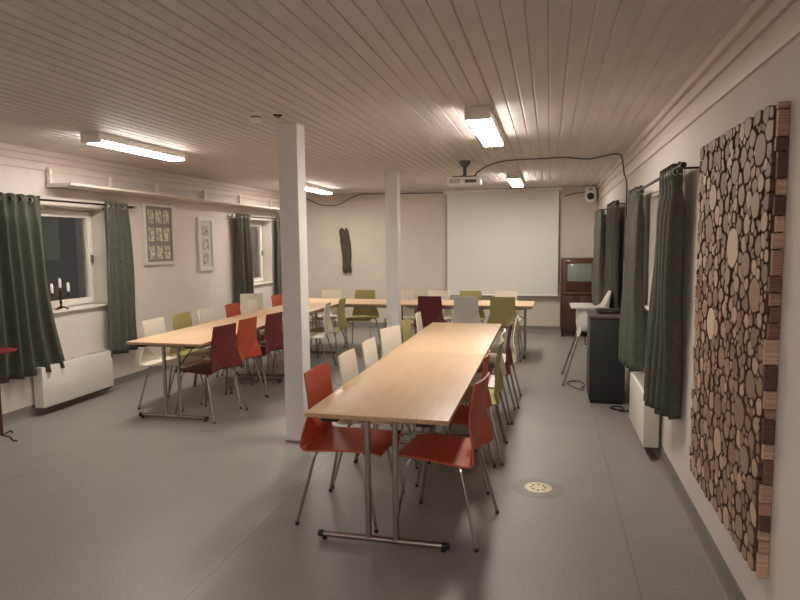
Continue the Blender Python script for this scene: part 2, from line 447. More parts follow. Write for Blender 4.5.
sb, bb = chair_shell()
SEAT0, BACK0 = mesh_of('seat', sb, M['c_red'], None), mesh_of('backrest', bb, M['c_red'], None)
LEGM, GLM = [], []
for sx in (-1, 1):
    for sy in (-1, 1):
        bm = bmesh.new()
        if sy < 0: pts = [(sx*.07, -.07, .428), (sx*.175, -.145, .428), (sx*.19, -.165, .40), (sx*.24, -.262, .012)]
        else: pts = [(sx*.07, .05, .430), (sx*.165, .125, .430), (sx*.18, .14, .40), (sx*.212, .205, .012)]
        add_tube(bm, pts, .0095, 8, .04); LEGM.append(mesh_of('leg', bm, M['chrome']))
        bm = bmesh.new(); fx, fy, _ = pts[-1]; add_lathe(bm, [(.0105, 0), (.0115, .003), (.011, .018), (.0096, .020)], (fx, fy, 0), 'Z', 10); GLM.append(mesh_of('foot_glide', bm, M['black']))
bm = bmesh.new(); add_box(bm, (-.10, -.09, .426), (.10, .08, .438), .003)
add_box(bm, (-.07, -.075, .422), (-.05, .055, .436), .002); add_box(bm, (.05, -.075, .422), (.07, .055, .436), .002)
BRK = mesh_of('seat_bracket', bm, M['greymetal'])
PROTO = {}
GROUP = 'stacking chairs round the tables'
def make_chair(colour):
    t = thing('dining_chair', '', 'chair')
    for nm, m0 in (('seat', SEAT0), ('backrest', BACK0)):
        me = m0.copy(); me.materials.clear(); me.materials.append(M['c_'+colour]); link(nm, me, t)
    link('seat_bracket', BRK, t)
    for lm, gm in zip(LEGM, GLM):
        l = link('leg', lm, t); link('foot_glide', gm, l)
    return t
def chair(colour, x, y, face, label, group):
    """face = heading in degrees of the sitter (0 = +Y)"""
    rz = math.radians(face)
    if colour not in PROTO:
        t = make_chair(colour); PROTO[colour] = t
        t.location = (x, y, 0); t.rotation_euler = (0, 0, rz); t['label'] = label; t['group'] = group
        return t
    return dup(PROTO[colour], (x, y, 0), rz, label, group)
E_, W_, S_, N_ = -90, 90, 180, 0        # facing +X, -X, -Y, +Y
G1, G2, G3 = 'chairs at the centre table', 'chairs at the left table row', 'chairs at the far table row'
for col, y, dx, a, lab in [
    ('red', 3.33, -.01, -3, 'orange-red chair at the near left corner of the centre table, before the column'),
    ('white', 3.87, 0, 0, 'white chair next after the orange-red one on the centre table left side'),
    ('white', 4.38, 0, 0, 'second white chair along the left side of the centre table'),
    ('white', 5.04, -.03, -16, 'third white chair along the centre table left side, turned to the camera'),
    ('lime', 5.62, 0, 0, 'lime green chair on the left side of the centre table, near its far end'),
    ('white', 6.2, 0, 4, 'white chair at the far end of the centre table left side, beyond the lime one')]:
    chair(col, -1.095+dx, y, E_+a, lab, G1)
for col, y, dx, a, lab in [
    ('red', 3.29, .018, -8, 'large orange-red chair in front at the near right corner of the centre table'),
    ('red', 3.99, -.03, 0, 'second orange-red chair on the centre table right side, behind the front one'),
    ('lime', 4.52, .02, 0, 'lime green chair on the right side of the centre table, behind two red ones'),
    ('white', 5.03, 0, 0, 'white chair seen edge on between the lime and maroon chairs, centre table right side'),
    ('maroon', 5.53, .03, 0, 'maroon chair seen edge on near the far right corner of the centre table'),
    ('white', 6.06, .06, 0, 'white chair last at the far right end of the centre table')]:
    chair(col, -.59+dx, y, W_+a, lab, G1)
for col, y, dx, a, lab in [
    ('maroon', 5.05, 0, -8, 'front maroon chair with its back to the camera at the left table row'),
    ('red', 5.535, -.03, -4, 'orange-red chair between two maroon chairs at the left table row'),
    ('maroon', 6.0, .04, -5, 'maroon chair just left of the front column, at the left table row'),
    ('maroon', 6.56, .05, 0, 'maroon chair just right of the front column, mostly hidden behind it'),
    ('white', 7.16, .20, 8, 'white chair right of the front column at the left table row'),
    ('lime', 7.69, .21, 4, 'lime green chair last on the right side of the left table row')]:
    chair(col, -3.12+dx, y, W_+a, lab, G2)
for col, x, y, a, lab in [
    ('white', -3.62, 5.295, E_, 'white chair by the wall at the near end of the left table row'),
    ('lime', -3.63, 5.79, E_, 'lime green chair by the wall, between two white ones, left table row'),
    ('white', -3.63, 6.285, E_, 'white chair by the wall between the lime and the red chair, left table row'),
    ('red', -3.61, 6.85, E_, 'orange-red chair on the wall side of the left table row under the second window'),
    ('white', -3.63, 7.42, E_, 'smaller white chair back, lower right of two under the second window'),
    ('red', -3.63, 8.17, E_, 'red chair at the far corner of the tables, almost hidden by the front column')]:
    chair(col, x, y, a, lab, G2)
chair('white', -4.22, 8.12, -150, 'white chair standing back against the wall below the second window, higher of two', G2)
YT = 8.31
for col, x, dy, a, lab in [
    ('white', -3.37, 0, 0, 'white chair against the far wall below the driftwood, leftmost of its row'),
    ('lime', -2.81, 0, 0, 'lime green chair at the far table row between driftwood and rear column'),
    ('white', -2.2, 0, 0, 'white chair behind the far table, right beside the rear column'),
    ('white', -1.635, 0, 0, 'white chair behind the far table, behind the maroon chair'),
    ('lime', -1.145, 0, 0, 'lime green chair behind the far table, its top showing over the pale grey chair'),
    ('white', -.62, .04, 0, 'white chair behind the far table, behind the olive chair at the right')]:
    chair(col, x, YT+.63+dy, S_+a, lab, G3)
for col, x, a, lab in [
    ('maroon', -1.59, 0, 'maroon chair with its back to the camera at the far table row'),
    ('grey', -1.09, 0, 'pale grey chair with its back to the camera below the screen'),
    ('lime', -.595, 0, 'olive green chair with its back to the camera at the far table, rightmost')]:
    chair(col, x, YT+.12, N_+a, lab, G3)

# ------------------------------------------------------------------ tables
def table_meshes(wood):
    Lh, Wh = .9015, .375; d = {}
    bm = bmesh.new(); add_box(bm, (-Wh, -Lh, .706), (Wh, Lh, .73), .003)
    for f in bm.faces:
        if abs(f.normal.z) < .5: f.material_index = 1
    d['tabletop'] = mesh_of('tabletop', bm, [wood, M['beechedge']])
    d['frames'] = []
    for s in (-1, 1):
        y = s*(Lh-.12); q = {}
        bm = bmesh.new(); add_tube(bm, [(-.335, y, .030), (.335, y, .030)], .017, 12); q['foot'] = mesh_of('foot_bar', bm, M['chrome'])
        q['cap'] = []
        for sx in (-1, 1):
            bm = bmesh.new(); add_lathe(bm, [(.0172, -.02), (.0182, -.016), (.0182, .010), (.014, .016)], (sx*.34, y, .030), 'X', 12)
            add_lathe(bm, [(.013, 0), (.014, .02)], (sx*.325, y, 0), 'Z', 10); q['cap'].append(mesh_of('end_cap', bm, M['black']))
        q['post'] = []
        for sx in (-1, 1):
            bm = bmesh.new(); add_tube(bm, [(sx*.075, y, .03), (sx*.075, y, .69)], .0165, 12); q['post'].append(mesh_of('post', bm, M['chrome']))
        bm = bmesh.new(); add_box(bm, (-.30, y-.018, .676), (.30, y+.018, .706), .003); q['rail'] = mesh_of('cross_rail', bm, M['greymetal'])
        bm = bmesh.new(); add_tube(bm, [(.075, y-s*.012, .50), (.075, y-s*.34, .690)], .0065, 8); q['brace'] = mesh_of('brace', bm, M['chrome'])
        d['frames'].append(q)
    bm = bmesh.new()
    for sx in (-1, 1):
        x0, x1 = sorted((sx*.30, sx*.325)); add_box(bm, (x0, -Lh+.08, .672), (x1, Lh-.08, .706), .002)
    d['apron'] = mesh_of('side_rail', bm, M['greymetal'])
    d['clip'] = []
    for s in (-1, 1):
        for sx in (-1, 1):
            bm = bmesh.new(); add_box(bm, (sx*.25-.045, s*(Lh-.05)-.03, .684), (sx*.25+.045, s*(Lh-.05)+.03, .706), .002); d['clip'].append(mesh_of('linking_bracket', bm, M['black']))
    return d
TM = {'a': table_meshes(M['beech'])}
def table(loc, rz, label):
    d = TM['a']; t = thing('folding_table', label, 'table', loc, rz, 'beech topped tables')
    link('tabletop', d['tabletop'], t); link('side_rail', d['apron'], t)
    for k in d['clip']: link('linking_bracket', k, t)
    for q in d['frames']:
        r = link('foot_bar', q['foot'], t)
        for c in q['cap']: link('end_cap', c, r)
        for p_ in q['post']: link('post', p_, t)
        link('cross_rail', q['rail'], t); link('brace', q['brace'], t)
table((-.842, 2.86+.9025, 0), .003, 'front beech table of the centre row, with steel foot bar nearest the camera')
table((-.848, 2.86+2.7085, 0), .003, 'rear beech table of the centre row, towards the projection screen')
table((-3.335, 4.70+.9025, 0), 0, 'near beech table of the left row, beside the wall heater')
table((-3.335, 4.70+2.708, 0), 0, 'farther beech table of the left row, running behind the front column')
table((-2.90, YT+.376, 0), PI/2, 'left beech table of the far row below the driftwood')
table((-1.096, YT+.376, 0), PI/2, 'right beech table of the far row in front of the projection screen')

# ------------------------------------------------------------------ curtains
def curtain(xr, y0, y1, b0, b1, ztop, zbot, seed, label, sgn, folds, amp=.035, group='dark green curtains', slant=(0, 0), pw=1.15):
    """hangs from a rod at x=xr; y0..y1 at the heading, b0..b1 at the hem"""
    r = random.Random(seed); nx, nz = folds*12, 34
    ph = [r.uniform(-.5, .5) for _ in range(folds+2)]; am = [r.uniform(.6, 1.25) for _ in range(folds+2)]; wob = [r.uniform(-.3, .3) for _ in range(folds+2)]
    zr = ztop-.035
    def pt(s, h):   # s along the width, h 0 top..1 hem
        u = s*folds; i = int(min(u, folds-1e-6)); f = u-i
        a = am[i]*(1-f)+am[i+1]*f; w = ph[i]*(1-f)+ph[i+1]*f; wb = wob[i]*(1-f)+wob[i+1]*f
        hh = min(1, h/.12)
        A = amp*(.75+.25*hh)*(1*(1-hh)+a*hh)*(1+.25*h)
        wv = math.sin(2*PI*u+w*hh*1.6+wb*h*2)
        wv = math.copysign(abs(wv)**.8, wv)
        k = h**pw
        y = (y0+(y1-y0)*s)*(1-k)+(b0+(b1-b0)*s)*k + .010*math.cos(2*PI*u+w)*hh
        z = ztop+(zbot-ztop)*h + (.012*math.cos(2*PI*u*1.0)*max(0, 1-h*14)) + .008*math.sin(3.1*u+seed)*h
        pin = math.exp(-((h-.10)/.045)**2)*.35
        return Vector((xr+(slant[0]*(1-s)+slant[1]*s)*h+A*wv*(1-pin)+.006*math.sin(9*h+u)*hh, y, z))
    bm = bmesh.new()
    G = [[bm.verts.new(pt(i/nx, (j/nz)**1.25)) for i in range(nx+1)] for j in range(nz+1)]
    for j in range(nz):
        for i in range(nx): bm.faces.new((G[j][i], G[j][i+1], G[j+1][i+1], G[j+1][i])).smooth = True
    me = mesh_of('curtain', bm, M['curtain'], 180)
    t = link('curtain', me); tag(t, label, 'curtain', group)
    so = t.modifiers.new('thick', 'SOLIDIFY'); so.thickness = .004; so.offset = 0
    for k in range(folds*2):
        s = (k+.5)/(folds*2)*1.0
        s = (k*.5)/folds + .0
        if s <= .01: s = .02
        p = pt(s, .012); bm = bmesh.new(); add_torus(bm, (p.x, p.y, zr-.004), .021, .0045, 'Y', 16, 6)
        obj('eyelet', bm, M['nickel'], t)
    return t

def rod(xr, y0, y1, z, wallx, label):
    t = thing('curtain_rod', label, 'curtain rod', (xr, y0, z), 0, 'curtain rods')
    bm = bmesh.new(); add_tube(bm, [(0, 0, 0), (0, y1-y0, 0)], .010, 10); obj('pole', bm, M['rod'], t)
    for yy in (-.012, y1-y0+.012):
        bm = bmesh.new(); add_lathe(bm, [(.004, -.03), (.016, -.022), (.019, 0), (.016, .022), (.004, .03)], (0, yy, 0), 'Y', 12); obj('finial', bm, M['nickel'] if xr < -3 else M['rod'], t)
    for yy in (.02, y1-y0-.02):
        bm = bmesh.new(); add_tube(bm, [(0, yy, -.012), (wallx-xr, yy, -.012)], .006, 8); add_box(bm, (min(wallx-xr, wallx-xr+(.004 if wallx < xr else -.004)), yy-.014, -.04), (max(wallx-xr, wallx-xr+(.004 if wallx < xr else -.004)), yy+.014, .02), .001)
        obj('bracket', bm, M['rod'], t)
RX = XL+.105
rod(RX, 4.0, 6.12, 2.035, XL, 'dark curtain rod above the first window on the left wall')
curtain(RX, 4.13, 4.80, 4.10, 5.0, 2.06, .41, 3, 'wide dark green curtain at the left edge, hanging beside the candelabra', 1, 6, .038, pw=2.2)
curtain(RX, 5.65, 6.02, 5.57, 6.08, 2.06, .40, 5, 'dark green curtain between the first window and the nine-picture frame', 1, 4, .036)
rod(RX, 8.40, 10.45, 2.035, XL, 'dark curtain rod above the second window on the left wall')
curtain(RX, 8.47, 8.95, 8.46, 9.02, 2.06, .41, 8, 'dark green curtain left of the second window, behind the left table row', 1, 4, .036)
curtain(RX, 9.88, 10.36, 9.80, 10.36, 2.06, .41, 9, 'dark green curtain right of the second window, partly behind the front column', 1, 4, .036)
RX2 = XR-.10
rod(RX2, 3.70, 5.95, 2.005, XR, 'dark curtain rod on the right wall near the wood-slice panel')
curtain(RX2, 3.82, 4.26, 3.93, 4.36, 2.03, .50, 12, 'dark green curtain nearest the wood-slice panel on the right wall', -1, 5, .036, slant=(.035, -.05))
curtain(RX2, 5.34, 5.86, 5.36, 5.80, 2.03, .49, 14, 'dark green curtain behind the right wall heater, beside the charcoal cabinet', -1, 4, .036, slant=(.03, -.05))
rod(RX2, 7.0, 10.1, 2.005, XR, 'dark curtain rod on the right wall near the far corner')
curtain(RX2, 7.12, 7.9, 7.15, 7.95, 2.03, .45, 16, 'dark green curtain behind the high chair on the right wall', -1, 5, .042)
curtain(RX2, 9.0, 9.95, 9.0, 9.95, 2.03, .45, 18, 'farthest dark green curtain on the right wall, beside the old television cabinet', -1, 5, .042)

# ------------------------------------------------------------------ wall shelf with brackets
t = thing('wall_shelf', 'long narrow white shelf high on the left wall above the windows', 'shelf', (XL, 4.97, 2.19), 0)
SD, SL = .30, 5.2
bm = bmesh.new(); add_box(bm, (0, 0, -.012), (SD, SL, .012), .003); obj('board', bm, M['trim'], t)
for y in (.02, .86, 1.68, 2.75, 3.75, 4.85):
    bm = bmesh.new(); add_box(bm, (.019, y-.014, .012), (.060, y+.014, .165), .002); add_box(bm, (.002, y-.014, -.024), (SD-.05, y+.014, -.0125), .002)
    obj('bracket', bm, M['white'], t)

# ------------------------------------------------------------------ candelabra on sill
t = thing('candelabra', 'dark metal candelabra with three white candles on the left window sill', 'candelabra', (XL-.02, 5.10, W1[2]+.0225), 0)
bm = bmesh.new(); add_lathe(bm, [(.012, .012), (.016, .02), (.009, .05), (.015, .075), (.008, .1), (.012, .15), (.018, .19), (.014, .205), (.02, .212), (.02, .222)], (0, 0, 0), 'Z', 14)
obj('stem', bm, M['brass'], t)
for k in range(3):
    a = 2*PI*k/3+.5; bm = bmesh.new()
    add_tube(bm, [(0, 0, .03), (.03*math.cos(a), .03*math.sin(a), .028), (.055*math.cos(a), .055*math.sin(a), .010), (.07*math.cos(a), .07*math.sin(a), .008)], .007, 8, .02)
    obj('foot', bm, M['bronze'], t)
for s in (-1, 1):
    bm = bmesh.new(); add_tube(bm, [(0, 0, .13), (0, s*.045, .105), (0, s*.10, .125), (0, s*.105, .165)], .006, 8, .035)
    add_lathe(bm, [(.008, .160), (.02, .168), (.018, .176)], (0, s*.105, 0), 'Z', 12); obj('arm', bm, M['bronze'], t)
for y, z in ((-.105, .176), (.105, .176), (0, .222)):
    bm = bmesh.new(); add_lathe(bm, [(.0125, z), (.0145, z+.01), (.0145, z+.075), (.009, z+.09), (.002, z+.096)], (0, y, 0), 'Z', 12); obj('candle', bm, M['candle'], t)

# ------------------------------------------------------------------ panel heaters
def heater(x, y0, y1, z0, z1, sgn, depth, label):
    t = thing('panel_heater', label, 'heater', (x, (y0+y1)/2, z0), 0, 'wall heaters'); L = (y1-y0)/2; H = z1-z0
    lo, hi = sorted((sgn*.022, sgn*depth)); bm = bmesh.new(); add_box(bm, (lo, -L, 0), (hi, L, H), .008); obj('casing', bm, M['heater'], t)
    bm = bmesh.new()
    for k in range(22):
        yy = -L+.05+k*(2*L-.1)/21; a, b = sorted((sgn*.035, sgn*(depth-.02))); add_box(bm, (a, yy-.008, H-.001), (b, yy+.008, H+.002))
    obj('outlet_grille', bm, M['greymetal'], t)
    a, b = sorted((0, sgn*.024))
    for yy in (-L*.6, L*.6): boxobj('wall_bracket', (a, yy-.03, H*.2), (b, yy+.03, H*.85), M['greymetal'], t, .002)
    bm = bmesh.new(); a, b = sorted((sgn*.03, sgn*(depth-.012))); add_box(bm, (a, L-.10, -.022), (b, L-.03, .002), .003); obj('thermostat', bm, M['black'], t)
heater(XL, 4.66, 5.61, .075, .465, 1, .13, 'white panel heater low on the left wall under the first window')
heater(XR, 4.62, 5.42, .09, .48, -1, .13, 'white panel heater low on the right wall below the green curtains')

# ------------------------------------------------------------------ pictures on the left wall
def place_left(d): return lambda u, v, h: (d+h, u, v)
def picture(y0, y1, z0, z1, label, name, fw, mount, cells, pic):
    t = thing(name, label, 'picture', (XL, (y0+y1)/2, (z0+z1)/2), 0); a, b = (y1-y0)/2, (z1-z0)/2; D = .035
    bm = bmesh.new()
    add_box(bm, (.002, -a, -b), (D, -a+fw, b), .003); add_box(bm, (.002, a-fw, -b), (D, a, b), .003)
    add_box(bm, (.002, -a+fw, -b), (D, a-fw, -b+fw), .003); add_box(bm, (.002, -a+fw, b-fw), (D, a-fw, b), .003)
    obj('frame', bm, M['frame'], t)
    boxobj('mount', (.004, -a+fw, -b+fw), (.016, a-fw, b-fw), mount, t, 0)
    for (cy, cz, hy, hz) in cells:
        o = boxobj('print', (-.0015, -hy, -hz), (.0015, hy, hz), pic, t, 0); o.location = (.0175, cy, cz)
cells = [(cy, cz, .056, .082) for cz in (.215, -.005, -.225) for cy in (-.155, 0, .155)]
picture(6.39, 7.0, 1.355, 2.115, 'pale framed picture of nine small plant prints on the left wall', 'framed_print', .04, M['matgrey'], cells, M['bot'])
picture(7.555, 7.945, 1.23, 1.975, 'narrow pale frame with three small pictures, right of the nine-print frame', 'framed_print', .05, M['matpale'], [(0, cz, .075, .075) for cz in (.20, 0, -.20)], M['photo'])

# ------------------------------------------------------------------ projection screen
t = thing('projection_screen', 'white pull-down projection screen hanging on the far wall', 'projection screen', (-.81, YF-.10, 0), 0)
bm = bmesh.new(); add_box(bm, (-1.02, -.045, 2.455), (1.02, .045, 2.515), .012); obj('case', bm, M['plastic'], t)
bm = bmesh.new(); add_box(bm, (-.965, -.0015, .66), (.965, .0015, 2.47)); obj('canvas', bm, M['screen'], t)
bm = bmesh.new(); add_tube(bm, [(-.975, 0, .655), (.975, 0, .655)], .014, 10); obj('bottom_bar', bm, M['plastic'], t)

# ------------------------------------------------------------------ projector
t = thing('projector', 'white projector hanging on a grey ceiling mount before the screen', 'projector', (-.95, 7.06, ZC), 0)
bm = bmesh.new(); add_lathe(bm, [(.07, 0), (.07, -.015), (.05, -.05), (.03, -.07)], (0, 0, 0), 'Z', 18); obj('ceiling_plate', bm, M['mount'], t)
bm = bmesh.new(); add_tube(bm, [(0, 0, -.06), (0, 0, -.17)], .02, 12); obj('pole', bm, M['mount'], t)
bm = bmesh.new(); add_box(bm, (-.14, -.02, -.180), (.14, .02, -.168), .003); add_box(bm, (-.02, -.11, -.180), (.02, .11, -.168), .003)
for sx, sy in ((-1, -1), (1, -1), (1, 1), (-1, 1)): add_tube(bm, [(sx*.02, sy*.02, -.174), (sx*.125, sy*.095, -.192)], .008, 6)
obj('mounting_arms', bm, M['mount'], t)
bm = bmesh.new(); add_box(bm, (-.185, -.135, -.275), (.185, .135, -.190), .014); obj('body', bm, M['plastic'], t)
bm = bmesh.new(); add_lathe(bm, [(.035, 0), (.035, .02), (.028, .022)], (-.09, .133, -.235), 'Y', 18); obj('lens', bm, M['black'], t)
bm = bmesh.new()
for k in range(6): add_box(bm, (-.15+k*.02, -.137, -.26), (-.138+k*.02, -.133, -.212))
obj('vent_grille', bm, M['greymetal'], t)
bm = bmesh.new(); add_box(bm, (.02, -.137, -.258), (.15, -.134, -.222)); obj('connector_panel', bm, M['cabtop'], t)

# ------------------------------------------------------------------ cables
def cable(pts, r, label, m, name='cable', smooth=True):
    P = [Vector(p) for p in pts]; out = []
    if smooth:
        Q = [P[0]]+P+[P[-1]]
        for i in range(1, len(Q)-2):
            for k in range(6):
                u = k/6; a, b, c, d = Q[i-1:i+3]
                out.append(.5*((2*b)+(c-a)*u+(2*a-5*b+4*c-d)*u*u+(3*b-a-3*c+d)*u**3))
        out.append(P[-1])
    else: out = P
    bm = bmesh.new(); add_tube(bm, out, r, 8); return tag(obj(name, bm, m), label, 'cable')
zc = ZC-.014
cable([(-.84, 7.0, ZC-.188), (-.80, 7.05, ZC-.13), (-.70, 7.12, 2.46), (-.56, 7.15, zc), (-.38, 7.03, zc), (-.1, 7.02, zc), (.157, 7.0, zc), (.32, 7.16, zc), (.454, 7.2, zc), (.64, 6.9, zc), (.735, 7.0, zc-.005),
       (.76, 7.0, 2.4), (XR-.008-.03, 7.0, 2.3), (XR-.012, 7.0, 2.2), (XR-.012, 7.0, 1.87), (XR-.012, 7.03, 1.7), (XR-.012, 7.06, 1.5), (XR-.012, 6.95, 1.3), (XR-.012, 6.76, 1.05), (XR-.012, 6.70, .8), (XR-.012, 6.7, .3)],
      .008, 'dark cable from the projector across the ceiling and down the right wall', M['cable'])
yw = YF-.033
cable([(-4.6, yw, 2.50), (-4.454, yw, 2.44), (-4.2, yw, 2.325), (-3.857, yw, 2.32), (-3.46, yw, 2.49), (-3.0, yw, 2.497), (-2.4, yw, 2.49), (-1.86, yw, 2.485)],
      .009, 'dark cable sagging along the top of the far wall left of the screen', M['cable'])
cable([(.24, yw, 2.36), (.4, yw, 2.40), (.6, yw, 2.43)], .008, 'thin cable between the screen and the white corner loudspeaker', M['cable'])
cable([(.58, 5.98, .012), (.64, 5.92, .010), (.70, 5.95, .010), (.70, 6.03, .010), (.63, 6.06, .010), (.60, 5.99, .012), (.68, 5.88, .01), (.745, 5.93, .01)],
      .007, 'black cable coiled on the floor in front of the charcoal cabinet', M['black'])
cable([(.385, 6.66, .009), (.30, 6.74, .009), (.22, 6.95, .009), (.26, 7.08, .009), (.36, 7.06, .009), (.40, 6.92, .009), (.36, 6.76, .009)],
      .006, 'dark cable loop on the floor under the high chair', M['cable'])

# ------------------------------------------------------------------ loudspeaker in the corner
t = thing('loudspeaker', 'small white loudspeaker high in the far right corner', 'loudspeaker', (.665, YF-.03, 2.37), 0)
bm = bmesh.new(); add_prism(bm, [(-.085, .13), (.085, .13), (.09, -.06), (.05, -.13), (-.05, -.13), (-.09, -.06)], -.17, -.03, lambda u, v, h: (u, h, v)); obj('cabinet', bm, M['plastic'], t)
bm = bmesh.new(); add_lathe(bm, [(.058, -.175), (.054, -.169), (.02, -.168)], (0, 0, -.03), 'Y', 20); obj('woofer', bm, M['cab'], t)
bm = bmesh.new(); add_box(bm, (-.03, -.173, .075), (.03, -.169, .095), .001); obj('port', bm, M['cabtop'], t)
bm = bmesh.new(); add_box(bm, (-.03, -.031, -.05), (.03, .0, .05), .002); obj('bracket', bm, M['greymetal'], t)

# ------------------------------------------------------------------ driftwood decoration
t = thing('driftwood', 'dark weathered driftwood hanging upright on the far wall', 'wall decoration', (-3.72, YF-.035, 1.46), 0)
def strand(side, seed):
    r = random.Random(seed); pts = []; rr = []
    for k in range(15):
        u = k/14; z = .42-.84*u
        x = side*(.062-.036*math.sin(PI*min(1, u*1.05)))+.06*u-.03+.016*math.sin(7*u+seed)
        pts.append((x, -.004*side-.006*math.sin(5*u), z)); rr.append((.052+.012*math.sin(6*u+seed)+r.uniform(-.003, .003))*(1.0 if 0 < k < 14 else .6))
    bm = bmesh.new(); add_tube(bm, pts, .05, 14, 0, rr)
    for v in bm.verts:
        a = math.sin(40*v.co.x+9*v.co.z+seed)*.006; v.co.x += a; v.co.y = v.co.y*.55+a*.5
    return bm
obj('strand', strand(-1, 2), M['drift'], t); obj('strand', strand(1, 5), M['drift'], t)

# ------------------------------------------------------------------ old television cabinet
t = thing('television_cabinet', 'old dark wooden television cabinet in the far right corner', 'television cabinet', (.50, 10.62, 0), 0)
bm = bmesh.new(); add_box(bm, (-.305, -.17, .13), (.285, .26, 1.315), .018); obj('body', bm, M['mahog'], t)
bm = bmesh.new()
for a in ((-.25, -.187, .72, .23, -.168, .75), (-.25, -.187, 1.23, .23, -.168, 1.28), (-.25, -.187, .75, -.205, -.168, 1.23), (.185, -.187, .75, .23, -.168, 1.23)): add_box(bm, a[:3], a[3:], .006)
obj('screen_surround', bm, M['mahog2'], t)
bm = bmesh.new(); add_box(bm, (-.205, -.182, .93), (.185, -.166, 1.23), .02); obj('picture_tube', bm, M['tube'], t)
bm = bmesh.new(); add_box(bm, (-.205, -.178, .75), (.185, -.168, .92), .004)
for k in range(9): add_box(bm, (-.2, -.181, .765+k*.016), (.18, -.177, .770+k*.016))
obj('speaker_grille', bm, M['grille'], t)
for s in (-1, 1):
    bm = bmesh.new(); a, b = sorted((-.01+s*.006, -.01+s*.255)); add_box(bm, (a, -.180, .17), (b, -.168, .69), .006); d = obj('door', bm, M['mahog'], t)
    bm = bmesh.new(); add_lathe(bm, [(.008, -.180), (.011, -.195), (.004, -.2)], (-.01+s*.035, 0, .45), 'Y', 10); obj('knob', bm, M['brass'], d)
for sx in (-1, 1):
    for y in (-.13, .22):
        bm = bmesh.new(); add_tube(bm, [(-.01+sx*.25, y, .135), (-.01+sx*.262, y-.0, 0)], .02, 10, 0, [.024, .014]); obj('leg', bm, M['black'], t)

# ------------------------------------------------------------------ charcoal cabinet + device
t = thing('low_cabinet', 'tall charcoal cabinet standing by the right wall beside the heater', 'cabinet', (.565, 6.37, 0), 0)
boxobj('body', (-.165, -.22, .03), (.165, .23, .845), M['cab'], t, .004)
boxobj('top', (-.178, -.232, .845), (.178, .24, .87), M['cabtop'], t, .004)
boxobj('plinth', (-.155, -.205, 0), (.155, .22, .03), M['black'], t, .002)
bm = bmesh.new(); add_box(bm, (-.169, -.19, .06), (-.164, .205, .82), .001); d = obj('door', bm, M['cabtop'], t)
bm = bmesh.new(); add_tube(bm, [(-.169, .17, .52), (-.19, .17, .52), (-.19, .17, .64), (-.169, .17, .64)], .005, 8, .012); obj('handle', bm, M['black'], d)
t = thing('media_player', 'flat black device lying on top of the charcoal cabinet', 'media player', (.59, 6.42, .8705), .1)
boxobj('case', (-.11, -.09, .004), (.11, .09, .04), M['black'], t, .006)
for a, b in ((-.08, -.06), (.08, -.06), (.08, .06), (-.08, .06)):
    bm = bmesh.new(); add_lathe(bm, [(.01, 0), (.01, .005)], (a, b, 0), 'Z', 8); obj('foot', bm, M['black'], t)
bm = bmesh.new(); add_box(bm, (-.09, -.093, .016), (.05, -.089, .03), .001); obj('display', bm, M['cabtop'], t)

# ------------------------------------------------------------------ high chair
t = thing('high_chair', 'white plastic high chair with splayed grey legs behind the charcoal cabinet', 'high chair', (.44, 7.16, 0), 0)
bm = bmesh.new()
# moulded shell: bucket with a tall back at +x
prof = [(-.10, .60), (-.16, .62), (-.185, .70), (-.195, .80), (-.205, .835)]
def ring(z, ax, ay, cx, up):
    out = []
    for k in range(28):
        a = 2*PI*k/28; c, s = math.cos(a), math.sin(a); e = .75
        px_ = cx+ax*math.copysign(abs(c)**e, c); py_ = ay*math.copysign(abs(s)**e, s)
        out.append(bm.verts.new((px_, py_, z+up*max(0, (c-.35)/.65))))
    return out
R_ = [ring(.585, .13, .12, .03, 0), ring(.60, .155, .145, .03, 0), ring(.68, .17, .165, .035, .03), ring(.79, .18, .175, .045, .10), ring(.85, .185, .18, .055, .19), ring(.853, .172, .167, .05, .188),
      ring(.79, .165, .16, .04, .10), ring(.68, .15, .15, .027, .03), ring(.615, .13, .13, .02, 0)]
for a, b in zip(R_, R_[1:]):
    for k in range(28): bm.faces.new((a[k], a[(k+1) % 28], b[(k+1) % 28], b[k]))
bm.faces.new(R_[0][::-1]); bm.faces.new(R_[-1]); obj('seat_shell', bm, M['plastic'], t, 50)
bm = bmesh.new(); add_box(bm, (-.20, -.215, .850), (.06, .215, .878), .014); o = obj('tray', bm, M['plastic'], t)
for sx in (-1, 1):
    for sy in (-1, 1):
        bm = bmesh.new(); top = (.02+sx*.11, sy*.115, .60); bot = (.0+sx*.27, sy*.30, .012)
        add_tube(bm, [top, bot], .0125, 10); l = obj('leg', bm, M['greymetal'], t)
        bm = bmesh.new(); add_lathe(bm, [(.014, 0), (.016, .004), (.0145, .03)], (bot[0], bot[1], 0), 'Z', 10); obj('foot_cap', bm, M['greymetal'], l)
        bm = bmesh.new(); tp = Vector(top); bt = Vector(bot); add_tube(bm, [tp.lerp(bt, -.05), tp.lerp(bt, .12)], .019, 10); obj('leg_socket', bm, M['plastic'], l)

